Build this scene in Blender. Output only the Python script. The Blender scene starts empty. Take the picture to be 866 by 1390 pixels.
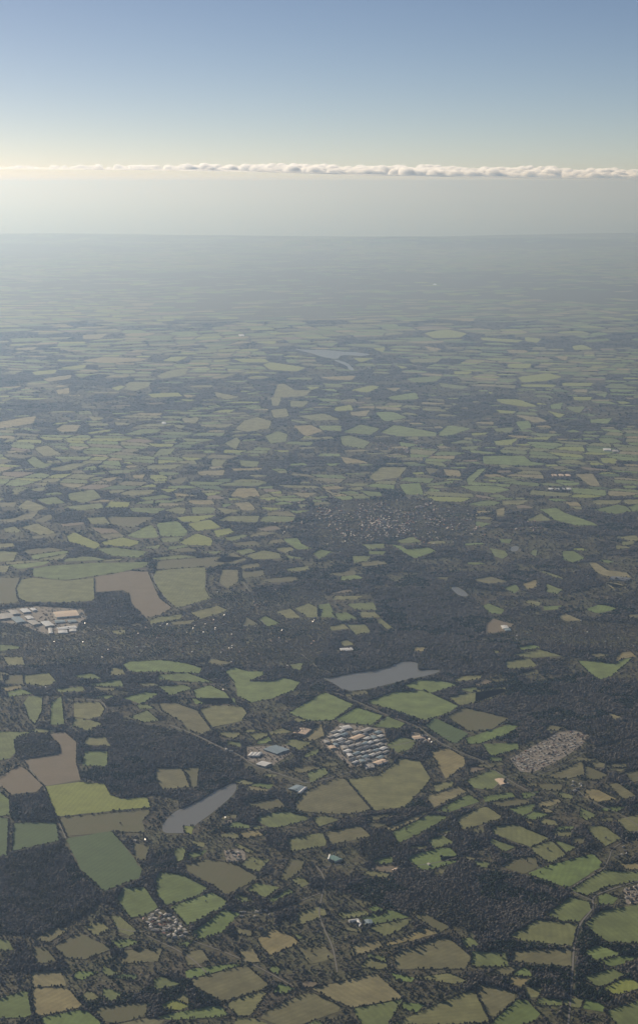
import bpy, math, random
import numpy as np

rng = np.random.default_rng(7)
random.seed(7)
S = bpy.context.scene
COL = S.collection

# ------------------------------------------------------------------ camera
H = 3000.0                    # flying height in metres
F, CX, CY, HY = 2200.0, 433.0, 695.0, 247.0
P = math.atan((CY - HY) / F)
cp, sp = math.cos(P), math.sin(P)
cam_d = bpy.data.cameras.new('camera')
cam = bpy.data.objects.new('camera', cam_d)
COL.objects.link(cam)
cam.location = (0, 0, H)
cam.rotation_euler = (math.pi / 2 - P, 0, 0)
cam_d.sensor_fit = 'VERTICAL'
cam_d.sensor_height = 24.0
cam_d.lens = 24.0 * F / 1390.0
cam_d.clip_start = 5.0
cam_d.clip_end = 2.0e6
S.camera = cam


def g(px, py, z=0.0):
    """Ground point (x, y) seen at survey position px, py."""
    u = (np.asarray(px, float) - CX) / F
    v = (np.asarray(py, float) - CY) / F
    dy = cp - v * sp
    dz = -sp - v * cp
    t = (z - H) / dz
    return u * t, dy * t


def proj(x, y, z=0.0):
    zz = z - H
    d = y * cp - zz * sp
    up = y * sp + zz * cp
    d = np.maximum(d, 1.0)
    return CX + F * x / d, CY - F * up / d


# ------------------------------------------------------------------ helpers
def tag(o, label=None, cat=None, group=None, kind=None):
    if label: o['label'] = label
    if cat: o['category'] = cat
    if group: o['group'] = group
    if kind: o['kind'] = kind
    return o


def mesh_np(name, V, T, mats, mi=None, smooth=False, quads=False):
    n = 4 if quads else 3
    me = bpy.data.meshes.new(name)
    V = np.ascontiguousarray(V, dtype=np.float32)
    T = np.ascontiguousarray(T, dtype=np.int32)
    me.vertices.add(len(V)); me.vertices.foreach_set('co', V.ravel())
    me.loops.add(T.size); me.loops.foreach_set('vertex_index', T.ravel())
    me.polygons.add(len(T))
    me.polygons.foreach_set('loop_start', np.arange(0, T.size, n, dtype=np.int32))
    me.polygons.foreach_set('loop_total', np.full(len(T), n, dtype=np.int32))
    for m in mats: me.materials.append(m)
    if mi is not None: me.polygons.foreach_set('material_index', np.asarray(mi, dtype=np.int32))
    me.polygons.foreach_set('use_smooth', np.full(len(T), smooth))
    me.update(calc_edges=True)
    return me


def obj(name, me, parent=None):
    o = bpy.data.objects.new(name, me)
    COL.objects.link(o)
    o.parent = parent
    return o


def mesh_py(name, V, Fc, mats, mi=None):
    me = bpy.data.meshes.new(name)
    me.from_pydata([tuple(map(float, v)) for v in V], [], [tuple(int(i) for i in f) for f in Fc])
    for m in mats: me.materials.append(m)
    if mi is not None:
        for p, k in zip(me.polygons, mi): p.material_index = k
    me.update()
    return me


FIELD_GAIN = 1.6


# ------------------------------------------------------------------ materials
def mat(name):
    m = bpy.data.materials.new(name)
    m.use_nodes = True
    nt = m.node_tree
    b = nt.nodes['Principled BSDF']
    b.inputs['Roughness'].default_value = 0.9
    b.inputs['Specular IOR Level'].default_value = 0.15
    return m, nt, b


def noise(nt, vec, scale, detail=3, rough=0.55):
    n = nt.nodes.new('ShaderNodeTexNoise')
    n.inputs['Scale'].default_value = scale
    n.inputs['Detail'].default_value = detail
    n.inputs['Roughness'].default_value = rough
    nt.links.new(vec, n.inputs['Vector'])
    return n.outputs['Fac']


def ramp(nt, fac, stops):
    r = nt.nodes.new('ShaderNodeValToRGB')
    e = r.color_ramp.elements
    while len(e) < len(stops): e.new(0.5)
    for k, (p, c) in enumerate(stops):
        e[k].position = p
        e[k].color = (*c, 1)
    nt.links.new(fac, r.inputs['Fac'])
    return r.outputs['Color']


def mix(nt, fac, a, b, mode='MIX'):
    n = nt.nodes.new('ShaderNodeMix')
    n.data_type = 'RGBA'; n.blend_type = mode
    for s, v in (('Factor', fac), ('A', a), ('B', b)):
        idx = {'Factor': 0, 'A': 6, 'B': 7}[s]
        if hasattr(v, 'is_linked') or isinstance(v, bpy.types.NodeSocket): nt.links.new(v, n.inputs[idx])
        else: n.inputs[idx].default_value = v if s == 'Factor' else (*v, 1)
    return n.outputs[2]


def math_n(nt, op, a, b=0.0):
    n = nt.nodes.new('ShaderNodeMath'); n.operation = op
    for k, v in enumerate((a, b)):
        if isinstance(v, bpy.types.NodeSocket): nt.links.new(v, n.inputs[k])
        else: n.inputs[k].default_value = v
    return n.outputs[0]


def position(nt):
    return nt.nodes.new('ShaderNodeNewGeometry').outputs['Position']


def field_material(name, c, var=0.30, rot=0.4, stripe=0.09, c2=None):
    """Pasture or plough land: broad patches, fine grain and faint drill lines."""
    m, nt, b = mat(name)
    c = tuple(v * k for v, k in zip(c, (FIELD_GAIN, FIELD_GAIN * 1.10, FIELD_GAIN)))
    pos = position(nt)
    lo = tuple(v * (1 - var) for v in c)
    hi = tuple(min(1, v * (1 + var)) for v in c)
    if c2: hi = c2
    big = noise(nt, pos, 0.011, 5, 0.65)
    col = ramp(nt, big, [(0.34, lo), (0.66, hi)])
    fine = noise(nt, pos, 0.05, 4, 0.7)
    col = mix(nt, math_n(nt, 'MULTIPLY', fine, 0.5), col, tuple(v * 0.72 for v in c))
    mp = nt.nodes.new('ShaderNodeMapping')
    mp.inputs['Rotation'].default_value = (0, 0, rot)
    nt.links.new(pos, mp.inputs['Vector'])
    w = nt.nodes.new('ShaderNodeTexWave')
    w.inputs['Scale'].default_value = 0.013
    w.inputs['Distortion'].default_value = 1.2
    w.inputs['Detail'].default_value = 2
    nt.links.new(mp.outputs[0], w.inputs['Vector'])
    col = mix(nt, math_n(nt, 'MULTIPLY', w.outputs['Fac'], stripe * 3), col, tuple(v * 0.6 for v in c))
    nt.links.new(col, b.inputs['Base Color'])
    return m


FM = {
    'G': [field_material('bright_pasture', (0.118, 0.152, 0.050), rot=0.3),
          field_material('fresh_pasture', (0.130, 0.158, 0.058), rot=1.2)],
    'g': [field_material('pasture', (0.105, 0.130, 0.045), rot=0.8),
          field_material('worn_pasture', (0.120, 0.135, 0.055), rot=-0.4)],
    'd': [field_material('winter_wheat', (0.070, 0.098, 0.042), rot=0.5, var=0.12)],
    'o': [field_material('olive_pasture', (0.135, 0.135, 0.060), rot=0.1),
          field_material('rough_grazing', (0.150, 0.140, 0.068), rot=1.4)],
    'y': [field_material('yellow_pasture', (0.180, 0.190, 0.050), rot=0.2, var=0.15)],
    't': [field_material('straw_stubble', (0.200, 0.160, 0.085), rot=0.7),
          field_material('tan_stubble', (0.185, 0.155, 0.090), rot=-0.7)],
    'b': [field_material('brown_pasture', (0.130, 0.115, 0.065), rot=0.9),
          field_material('dull_stubble', (0.140, 0.122, 0.070), rot=0.2, c2=(0.13, 0.14, 0.06))],
    'p': [field_material('ploughed_clay', (0.190, 0.145, 0.110), rot=1.3, var=0.18, c2=(0.21, 0.175, 0.12))],
}


def ground_material():
    m, nt, b = mat('rough_ground')
    pos = position(nt)
    a = ramp(nt, noise(nt, pos, 0.0035, 5, 0.6),
             [(0.30, (0.105, 0.085, 0.065)), (0.45, (0.115, 0.105, 0.060)), (0.60, (0.115, 0.130, 0.055)), (0.75, (0.17, 0.145, 0.085))])
    c = ramp(nt, noise(nt, pos, 0.03, 5, 0.7), [(0.3, (0.045, 0.043, 0.034)), (0.7, (0.14, 0.13, 0.07))])
    col = mix(nt, 0.45, a, c)
    nt.links.new(col, b.inputs['Base Color'])
    bp = nt.nodes.new('ShaderNodeBump')
    bp.inputs['Strength'].default_value = 0.9
    bp.inputs['Distance'].default_value = 14.0
    nt.links.new(noise(nt, pos, 0.02, 5, 0.7), bp.inputs['Height'])
    nt.links.new(bp.outputs[0], b.inputs['Normal'])
    return m


def crown_material(name, lo, mid, hi):
    m, nt, b = mat(name)
    pos = position(nt)
    col = ramp(nt, noise(nt, pos, 0.045, 4, 0.7), [(0.30, lo), (0.5, mid), (0.70, hi)])
    col = mix(nt, 0.35, col, ramp(nt, noise(nt, pos, 0.004, 3, 0.5), [(0.35, lo), (0.65, hi)]))
    nt.links.new(col, b.inputs['Base Color'])
    b.inputs['Specular IOR Level'].default_value = 0.05
    return m


M_BARE = crown_material('bare_twigs', (0.096, 0.092, 0.086), (0.145, 0.137, 0.124), (0.200, 0.184, 0.158))
M_PALE = crown_material('pale_twigs', (0.12, 0.108, 0.096), (0.165, 0.148, 0.128), (0.22, 0.195, 0.16))
M_EVER = crown_material('evergreen_needles', (0.018, 0.032, 0.020), (0.024, 0.042, 0.024), (0.038, 0.058, 0.028))
M_MIXED = crown_material('mixed_twigs', (0.062, 0.064, 0.050), (0.092, 0.090, 0.064), (0.125, 0.120, 0.078))
M_TRUNK, _nt, _b = mat('bark')
_nt.links.new(ramp(_nt, noise(_nt, position(_nt), 1.2, 3), [(0.3, (0.04, 0.032, 0.025)), (0.7, (0.10, 0.085, 0.065))]), _b.inputs['Base Color'])
M_GROUND = ground_material()


def plain(name, c, rough=0.7, spec=0.3, metal=0.0, var=0.15, sc=0.15):
    m, nt, b = mat(name)
    col = ramp(nt, noise(nt, position(nt), sc, 4, 0.6), [(0.3, tuple(v * (1 - var) for v in c)), (0.7, tuple(min(1, v * (1 + var)) for v in c))])
    nt.links.new(col, b.inputs['Base Color'])
    b.inputs['Roughness'].default_value = rough
    b.inputs['Specular IOR Level'].default_value = spec
    b.inputs['Metallic'].default_value = metal
    return m


M_ROAD = plain('asphalt', (0.20, 0.19, 0.17), 0.8, 0.3)
M_YARD = plain('concrete_yard', (0.27, 0.24, 0.20), 0.85, 0.2, var=0.3, sc=0.05)
M_WATER, _nt, _b = mat('lake_water')
_b.inputs['Base Color'].default_value = (0.20, 0.195, 0.17, 1)
_b.inputs['Roughness'].default_value = 0.3
_b.inputs['Specular IOR Level'].default_value = 0.5
_bp = _nt.nodes.new('ShaderNodeBump'); _bp.inputs['Strength'].default_value = 0.25; _bp.inputs['Distance'].default_value = 1.0
_nt.links.new(noise(_nt, position(_nt), 0.06, 4, 0.6), _bp.inputs['Height']); _nt.links.new(_bp.outputs[0], _b.inputs['Normal'])
M_SEA, _nt, _b = mat('sea_water')
_b.inputs['Base Color'].default_value = (0.035, 0.055, 0.060, 1)
_b.inputs['Roughness'].default_value = 0.18
_b.inputs['Specular IOR Level'].default_value = 0.5
HAZE_TOP, HAZE_D, HAZE_G = 200.0, 2.95e-5, 0.54
HAZE_COL, HAZE_AB = (0.208, 0.302, 0.462), (0.485, 0.355, 0.085)
SUN_AZ, SUN_EL, SUN_S, SUN_COL = -34.0, 18.0, 5.0, (1.0, 0.89, 0.75)
SKY_ALT, SKY_AIR, SKY_DUST, SKY_OZ, SKY_S = 3000.0, 0.75, 1.25, 1.0, 0.05
SKY_TINT = (0.90, 0.82, 0.80)
EXPO = 0.27
CLOUD_D = 0.0021
# ------------------------------------------------------------------ survey of the fields: colour code, then outline positions
FIELDS = """
d 91,1139 152,1129 173,1153 193,1181 189,1191 163,1201 141,1209 112,1182
d 20,1117 76,1117 80,1141 18,1155
d 0,1110 12,1112 10,1160 -20,1165 -20,1110
b 80,1110 202,1099 204,1104 193,1114 195,1130 150,1128 92,1135
y 62,1068 110,1062 142,1065 150,1079 165,1084 200,1082 204,1096 150,1100 78,1108
p 67,998 86,993 104,1008 103,1034 110,1058 62,1066 39,1039 32,1031 81,1024 81,1013
p -20,1060 0,1055 27,1040 37,1046 59,1067 50,1074 15,1078 5,1069 -20,1066
g -30,993 45,994 25,1001 19,1005 21,1021 12,1029 -30,1038
g -30,1072 0,1076 12,1085 14,1106 -30,1109
g 33,955 41,945 58,945 57,965 48,983 40,975
g 70,955 84,945 88,983 69,983
o 102,954 135,954 142,963 137,972 122,975 102,973
o 102,975 132,980 138,984 119,991 100,986
o 119,1001 142,1001 150,1013 137,1011 114,1010
g 116,1020 146,1020 146,1040 113,1039
g 178,973 200,965 216,978 195,980
b 213,1043 244,1043 254,1052 257,1068 221,1071 214,1062
b 249,1044 271,1041 267,1069 259,1069
b 216,955 239,955 267,965 287,991 274,996 257,991 249,980 221,965
o 272,963 292,958 328,960 335,968 328,978 305,983 287,987
G 264,948 318,948 320,956 302,955 267,956
t 414,998 436,983 440,1000 420,1006
o 394,1003 424,1008 406,1017 389,1011
g 419,1049 440,1042 445,1050 422,1064
b 403,1100 401,1090 415,1076 432,1068 457,1057 468,1058 504,1100 470,1105 432,1103
o 471,1058 516,1052 536,1037 541,1030 569,1034 584,1057 574,1069 549,1095 508,1100
t 584,1021 607,1016 630,1029 630,1039 605,1057 595,1039
G 392,968 440,940 480,957 452,977 420,978
G 457,976 484,961 521,972 501,984 460,980
G 497,953 535,940 575,938 622,959 600,971 575,977 545,967
g 506,986 526,973 551,983 539,989
g 526,1011 544,1001 564,1005 559,1016 541,1021
d 577,986 590,975 635,996 620,1008 610,1007
b 607,973 630,961 690,975 665,991 635,992
G 632,1002 646,998 689,984 704,986 689,996 654,1008 635,1010
t 582,1080 600,1076 620,1068 632,1075 620,1081 585,1098
g 590,1100 635,1079 650,1088 610,1102
t 521,1125 554,1112 583,1100 567,1113 534,1127
g 533,1130 583,1106 608,1109 575,1128 541,1145
g 633,1060 668,1045 688,1055 665,1072 640,1068
b 740,1055 788,1034 792,1052 768,1057
b 793,1039 824,1052 811,1059 795,1057
b 824,1064 839,1064 862,1080 844,1085
b 847,1049 890,1040 890,1056 857,1062
t 795,1072 809,1072 837,1085 809,1087 793,1082
g 788,1097 809,1107 796,1113 786,1108
o 796,1122 819,1122 842,1138 821,1148 804,1135
o 837,1113 866,1107 890,1110 890,1128 850,1128
g 824,1095 849,1095 839,1102 811,1100
t 737,1095 750,1102 743,1105 735,1100
t 710,1113 727,1118 720,1120
b 730,1064 763,1064 760,1074 735,1072
g 707,1077 732,1074 722,1082 710,1084
t 826,968 842,973 834,977
o 669,1122 700,1120 745,1138 720,1149 702,1143 669,1130
g 666,1138 699,1150 682,1156 666,1145
o 722,1150 748,1142 768,1161 745,1171 725,1158
b 697,1166 725,1163 730,1176 712,1185 679,1176
G 716,1186 748,1174 803,1159 816,1171 813,1177 770,1205
g 774,1208 819,1182 866,1184 900,1186 900,1190 824,1203 798,1216
g 811,1219 821,1213 837,1219 831,1227 812,1228
g 741,1242 773,1218 799,1225 801,1234 785,1250 765,1250
o 692,1270 730,1249 783,1255 776,1284 710,1277
g 795,1254 815,1237 866,1229 900,1228 900,1282 824,1278 805,1265
t 839,1173 866,1171 900,1172 900,1180 850,1180
g 752,1140 783,1150 768,1157
b 697,1290 772,1288 774,1312 690,1305
g 640,1292 684,1293 690,1312 640,1312
o 456,1239 495,1236 503,1243 465,1247
b 475,1219 495,1222 508,1230 493,1232
G 498,1230 508,1228 526,1238 513,1243
b 562,1244 574,1239 610,1258 597,1265
t 521,1282 554,1270 572,1260 595,1266 554,1277 523,1285
t 478,1283 513,1277 520,1286 483,1297
b 534,1296 597,1273 610,1275 640,1300 630,1315 540,1315
g 625,1275 640,1272 648,1283 633,1286
b 590,1181 607,1176 600,1186 588,1187
o 600,1163 622,1162 620,1168 600,1168
b 630,1161 648,1166 635,1168
b 640,1124 655,1122 658,1130 645,1131
g 218,1184 246,1188 283,1206 262,1218 226,1228 213,1215 213,1190
G 232,1231 252,1224 287,1212 309,1224 301,1232 254,1256
G 262,1265 303,1236 328,1240 313,1252 302,1265 272,1275
b 252,1173 282,1167 318,1173 351,1192 311,1213 301,1211 287,1199 254,1181
o 328,1173 340,1164 366,1167 353,1182 338,1181
b 379,1194 394,1166 414,1168 409,1181 391,1195
o 395,1195 409,1190 419,1199 409,1204
g 335,1208 348,1199 379,1205 361,1218
g 363,1222 391,1207 399,1211 373,1224
g 325,1214 343,1222 328,1224 318,1218
t 348,1275 371,1262 394,1270 407,1280 366,1297
t 325,1290 343,1288 353,1305 330,1308
b 249,1293 274,1289 285,1305 255,1310
g 236,1153 254,1150 249,1166 239,1171
g 257,1158 280,1154 275,1161 254,1167
o 320,1144 346,1156 338,1158 318,1148
g 239,1281 264,1276 254,1285
g 394,1265 414,1272 404,1275
b 404,1287 440,1285 455,1300 420,1308
y 250,1122 264,1122 259,1132 252,1130
g 159,1222 168,1206 196,1205 215,1232 196,1242 178,1245
o 114,1258 137,1251 150,1262 130,1270
o 150,1244 163,1244 188,1265 175,1270 160,1262
b 74,1285 107,1267 142,1283 150,1289 115,1302 90,1300
g 151,1277 178,1275 190,1280 163,1287
b 180,1145 203,1150 198,1167 185,1166
b 51,1275 74,1260 97,1260 66,1280
b 46,1288 63,1288 78,1305 50,1308
b 170,1290 220,1287 215,1305 165,1308
g -20,1272 12,1277 20,1290 -20,1292
g 0,875 25,877 28,880 0,884
o 5,892 30,892 34,902 12,903
b 0,912 12,915 10,922 0,924
b 5,917 31,916 32,928 8,927
o 33,917 66,914 76,925 61,931 34,928
g 76,935 112,932 116,938 81,940
G 168,902 178,898 220,897 250,900 274,908 270,914 216,911 180,912
o 152,907 165,907 170,915 152,917
G 168,947 198,940 215,942 193,955
o 152,856 173,855 165,861 155,860
o 205,842 216,838 247,834 245,840 230,843 207,848
o 259,832 295,823 310,829 272,840
g 351,841 361,837 379,846 363,851
o 376,831 394,827 407,838 389,838
o 401,826 419,820 436,828 434,837 417,837
G 306,912 318,906 338,912 356,912 358,917 340,925 368,925 384,920 407,926 399,937 368,948 340,953 325,945 320,927
g 216,932 249,930 262,935 231,944
G 263,937 285,931 305,940 318,955 280,955 267,948
g 216,916 254,914 292,927 241,924 216,922
g 394,902 412,900 407,909 397,908
b 231,844 269,841 259,846 235,848
b 335,838 351,848 330,850
b 285,894 315,899 300,903 282,900
o 455,809 493,809 483,814 452,814
g 432,822 447,820 455,838 432,837
g 470,820 506,818 511,828 483,827
g 452,833 470,832 485,840 462,842
o 485,831 508,831 516,838 493,838
o 511,842 518,841 534,853 523,853
o 447,851 465,847 473,853 450,856
o 470,848 495,848 503,858 483,861
o 462,871 470,869 480,875 465,877
t 562,879 577,879 574,884 562,884
G 549,930 572,923 605,926 620,930 584,940
o 610,947 630,942 680,935 688,938 650,952 625,957
o 617,922 630,918 655,917 650,922 620,925
g 655,823 664,820 684,828 679,833 666,832
o 712,818 717,815 735,818 730,822
g 737,823 763,822 755,827 740,828
t 758,836 768,834 788,842 768,842
t 709,793 727,787 727,797 715,799
g 742,793 763,801 755,806 742,803
t 821,790 849,796 835,798
G 784,897 814,899 834,902 842,895 858,893 829,917 814,922 798,912
t 834,900 839,887 854,885 862,891 846,894
o 646,937 684,932 687,939 665,948 646,953
p 659,848 669,841 697,848 684,857 659,860
o 669,883 679,884 672,888
o 43,664 63,661 58,666 45,666
g 94,670 127,665 137,675 114,682 94,678
g 51,678 76,675 89,683 64,684
o 25,689 38,679 64,689 46,694
b -10,682 23,682 20,688 -10,688
g 86,688 137,683 140,690 109,693
b -10,706 20,703 33,698 53,693 46,703 15,709
o 30,716 51,711 66,718 76,723 56,726
o 5,718 20,715 30,722 10,723
b 48,706 69,698 71,703 61,709
o 119,703 142,702 150,711 124,711
b 146,702 183,702 210,702 180,716 165,714 153,711
p 122,716 152,718 163,723 137,724
o 163,670 178,666 213,665 203,671 178,673
g 188,676 220,672 235,675 200,679
G 173,727 206,712 215,729 188,730
G 213,711 241,708 255,722 249,727 219,728
g 218,731 249,729 241,735 221,736
y 91,728 102,723 137,739 130,745 94,735
y 138,736 165,730 191,736 178,742 142,740
g 132,746 152,743 201,749 188,757 152,754
g 189,744 218,740 215,745
o -10,748 25,749 18,762 -10,762
o -10,768 13,768 10,776 -10,777
g 46,772 71,768 127,765 201,763 198,770 180,772 165,777 89,787 46,783
b -20,785 28,785 21,800 26,817 -20,822
o 30,787 46,785 89,789 127,784 128,815 90,817 35,816 25,812 23,800
p 130,783 178,776 201,777 208,795 216,812 234,825 218,834 198,838 180,820 176,806 168,801 130,804
o 212,775 278,770 278,800 285,812 240,825 223,810 208,787
b 215,762 300,755 333,757 290,769 213,773
y 241,702 295,699 267,708 249,708
y 255,711 285,706 300,716 267,721
y 290,721 310,717 318,723 295,729
g 302,731 328,726 338,727 318,734
y 244,736 267,725 288,731 287,741 249,739
g 260,689 290,689 290,697 262,697
o 224,693 241,689 252,690 249,698
o 292,689 328,693 305,697
t 254,680 287,679 292,685 262,684
t 216,683 252,684 236,687 216,687
t 236,669 272,673 241,674
t 318,683 338,682 348,692 330,693
t 313,673 323,663 346,663 353,673 330,675
y 351,688 384,690 368,693
b 292,762 315,751 335,759 318,764
g 320,748 338,745 348,749 330,753
o 333,754 358,748 379,751 381,758 343,759
o 374,744 394,743 399,746 389,750
G 384,732 404,731 409,739 424,744 404,745
g 380,752 414,758 394,758
b 302,774 323,774 323,790 310,798 298,790
b 328,776 358,774 358,782 330,785
o 389,772 419,768 417,774 392,776
g 274,749 305,748 292,752
g 424,751 436,747 450,749 434,758
t 391,668 400,669 430,669 415,676
o 404,685 419,685 410,689
g 492,739 521,738 521,743 500,746
g 502,748 524,748 520,753 500,752
g 478,755 503,755 498,762 480,764
G 531,739 544,741 554,746 579,743 591,748 562,758
g 537,734 559,729 572,736 546,737
G 541,658 569,656 574,671 551,671
G 584,663 595,665 590,673 577,671
g 488,666 515,668 518,673 500,673
G 622,660 670,659 692,665 671,669 640,666
g 635,684 661,680 679,682 671,686 650,687
o 681,680 712,679 719,677 707,685 682,685
t 765,682 783,682 788,687 773,686
G 732,692 755,690 768,698 798,707 811,713 783,713 753,706 743,698
o 732,698 748,706 712,708 720,704
o 801,680 811,679 844,679 837,684 811,685
g 806,692 837,686 849,688 856,694 834,697
o 847,678 880,678 880,684 849,684
g 852,688 866,685 880,685 880,693 858,694
t 673,692 684,690 684,699 674,699
g 646,708 666,711 654,715 646,714
g 664,744 684,748 689,754 682,758 671,755
g 679,732 694,732 692,737 681,736
g 722,748 730,746 727,754 720,752
g 763,749 778,749 793,758 778,763 765,759
t 798,764 809,764 824,774 849,777 857,784 824,782 809,777
o 727,772 758,782 768,787 748,782
t 821,790 839,792 849,797 829,798
t 0,573 27,569 50,565 44,575 0,582
t 77,582 87,577 109,577 104,585 84,586
y 120,587 154,582 147,586 122,589
o 157,573 176,575 174,577 158,577
o 120,575 147,575 146,578 124,578
o 120,565 144,568 127,571
g 167,590 194,583 221,583 214,587 188,590
o 248,568 271,567 265,575 250,573
o 234,577 253,578 245,582
g 218,610 238,609 231,617 208,620
o 201,632 251,630 234,637 201,637
o 47,609 64,605 84,617 60,619
g 37,625 47,620 60,629 77,627 60,635 47,634
b 0,622 20,625 0,632
o 10,597 30,592 17,599 5,600
g 147,639 191,637 174,642 150,643
t 137,650 161,647 150,654
t 268,640 305,638 303,645 271,645
t 181,645 198,644 194,649 181,649
b 231,652 255,647 248,656 234,656
o 67,637 97,630 121,629 100,637 84,639
o 43,656 67,655 60,660
y 244,542 268,543 255,545
o 320,582 332,572 348,567 368,572 365,582 335,586
o 305,602 321,594 326,599 320,610
g 360,592 377,586 390,590 388,599 368,602
t 398,578 422,578 439,585 415,592
G 432,578 462,578 462,585 438,584
g 465,587 489,577 516,582 502,590
G 517,587 536,577 595,588 590,592 542,592
o 403,565 439,562 462,570 429,571
o 368,557 388,555 392,565 372,567
o 395,545 419,545 412,552 395,552
o 368,540 382,540 378,550 370,550
y 455,553 475,550 479,557 455,558
t 475,560 502,557 496,565 478,564
G 509,560 532,560 552,567 522,572
g 462,593 475,592 502,600 492,609 465,604
t 462,620 485,624 502,629 469,629
o 516,635 552,634 542,647 509,652 502,647
o 288,624 308,624 301,632 288,632
g 325,625 352,627 348,634 328,632
t 315,636 355,635 352,638 318,639
g 395,570 419,573 412,575 396,572
y 673,542 703,543 730,552 710,552 680,547
G 593,589 609,578 640,582 616,589 603,592
y 640,588 663,587 658,590 641,591
g 670,582 697,580 690,587 673,586
G 700,573 717,572 720,580 707,584
t 697,563 730,567 743,572 723,573
G 747,550 763,547 760,555 748,555
g 767,553 794,552 787,560 777,558
y 743,558 767,563 757,567
G 800,570 830,568 824,575 803,574
y 670,599 703,595 693,604 673,604
g 625,607 653,605 643,610 627,610
G 655,619 710,619 720,627 743,630 717,632 656,630
t 780,644 804,644 814,659 800,659
t 601,637 623,639 625,647 606,645
G 633,650 650,637 660,637 643,654 663,655 693,658 690,661 635,658
g 581,657 616,652 613,656 583,660
b 576,635 596,637 583,644
g 810,595 830,595 844,600 820,602
g 834,634 854,635 845,639
y 814,622 837,622 833,629 818,628
t 114,455 147,453 134,460 114,460
t 111,490 141,485 201,487 191,490 147,493
y 44,505 77,502 74,507 50,509
y 84,499 117,495 114,500 90,501
t 60,514 97,509 94,514 67,518
t 77,530 94,527 94,534 80,535
y 151,527 164,524 171,525 161,530
o 167,527 177,519 204,519 201,525 184,530
y 201,535 241,533 248,538 208,540
t 248,536 268,537 255,540
y 221,490 234,485 255,484 241,490
o 231,504 255,500 251,509 221,514 214,510
t 23,473 50,471 45,475 25,475
y 348,464 374,463 373,467 355,466
t 308,469 325,464 342,465 320,467
y 315,487 358,487 365,492 332,492
y 368,492 415,499 402,504 368,502 358,495
t 435,512 482,510 476,516 449,515
o 378,522 388,522 399,530 422,530 415,537 388,539 372,539
y 476,530 502,524 516,525 499,532
t 522,527 543,527 536,531
G 526,539 563,533 568,542 536,543
o 291,532 325,539 308,542 295,539
g 425,467 459,465 449,470
y 480,486 508,486 490,491
y 506,473 522,472 519,478
y 536,495 553,499 545,500
g 553,514 600,510 590,518 560,519
y 415,525 435,526 422,529
o 556,488 600,486 590,492 560,492
y 576,452 606,448 633,453 623,458 590,459
t 576,470 600,474 586,477
y 777,470 790,469 804,474 780,475
t 753,484 770,484 766,489
y 690,494 720,494 717,500 690,499
y 703,512 743,507 763,512 737,517 710,519
y 707,522 753,522 750,526 710,525
y 763,520 804,520 800,524 765,524
t 777,529 797,529 795,533 780,532
y 616,504 640,505 635,508 618,508
y 653,458 710,462 700,465 655,462
y 713,458 733,460 728,465 714,463
g 596,520 636,525 625,528 600,525
y 777,539 804,539 800,543 780,543
G 807,535 824,534 820,539
"""
LAKES = [
 ('long grey lake beside green pastures, with a narrow western tip and wooded north shore',
  "436,919 447,921 478,914 502,911 526,906 546,898 560,898 567,900 566,906 569,910 582,909 594,909 597,912 580,917 564,920 545,924 518,931 497,936 475,938 465,936 457,930 447,925"),
 ('narrow tapering lake enclosed by dark woods, next to the yellow-green field',
  "220,1122 228,1110 240,1100 256,1094 270,1087 292,1074 308,1066 320,1061 322,1070 316,1080 300,1094 284,1107 270,1116 260,1126 252,1131 238,1131 222,1131"),
 ('small pale pond at the edge of the broad dark wood', "611,797 620,796 629,801 636,808 632,810 622,808 616,803"),
 ('distant branching reservoir with a thin side arm', "398,473 415,475 442,475 460,477 480,478 506,481 490,484 472,482 462,483 458,488 444,486 432,483 424,480 410,477"),
 ('thin side arm of the distant reservoir below its dam', "450,488 462,490 472,493 477,498 482,503 474,503 471,497 462,493"),
 ('tiny bluish pond among the far woods right of the town', "692,744 697,741 703,741 704,746 699,749 693,748"),
]
ROADS = [
 (7, "900,1190 866,1196 842,1203 824,1209 808,1215 803,1222 806,1230 798,1241 788,1252 782,1268 778,1290 776,1330 770,1400"),
 (5, "803,1222 788,1216 771,1207 796,1192 819,1180 826,1166 830,1152 848,1142 900,1130"),
 (7, "230,984 260,995 285,1007 305,1017 328,1026 343,1039 368,1047 404,1059 417,1064 450,1056 480,1046"),
 (6, "450,938 470,946 495,957 521,969 545,978 565,985 585,1000 600,1010 630,1024 655,1032 690,1060 730,1080"),
 (5, "429,1176 438,1186 441,1200 437,1216 432,1240 440,1262 452,1285 458,1320"),
 (5, "196,1268 216,1278 240,1289 262,1302 280,1320"),
 (9, "560,601 600,597 640,593 676,590 720,582 770,571 820,563 880,557"),
 (6, "0,940 40,944 90,948 135,950 146,960 140,972"),
 (6, "206,777 212,795 226,814 240,827 290,818 345,812"),
 (4, "38,1040 50,1056 62,1070 78,1110 90,1138"),
 (4, "610,797 590,793 560,794 530,798 500,804"),
 (5, "110,848 150,862 190,872 230,878 262,886 300,893 360,897 420,906 450,912"),
 (5, "433,1018 450,1003 470,1010 500,1016 540,1012 575,1002 610,1000"),
 (5, "150,1258 196,1268 214,1252 240,1262 262,1278 300,1290 350,1312 400,1340"),
 (5, "315,1238 345,1240 378,1236 410,1222 436,1212"),
 (5, "440,1178 470,1172 510,1182 560,1176 610,1168 660,1150"),
 (5, "670,1070 690,1050 720,1056 760,1040 800,1016 866,1000"),
 (5, "780,1070 800,1088 840,1104 880,1130"),
 (6, "300,720 360,722 430,708 500,700 570,698 640,706 720,712 800,730 870,742"),
 (5, "640,870 700,862 760,858 820,866 880,880"),
 (5, "430,905 400,880 372,866 352,838 345,812 330,790"),
 (6, "0,858 60,866 120,872 180,868 240,858 300,846 360,852 420,858"),
]
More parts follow.
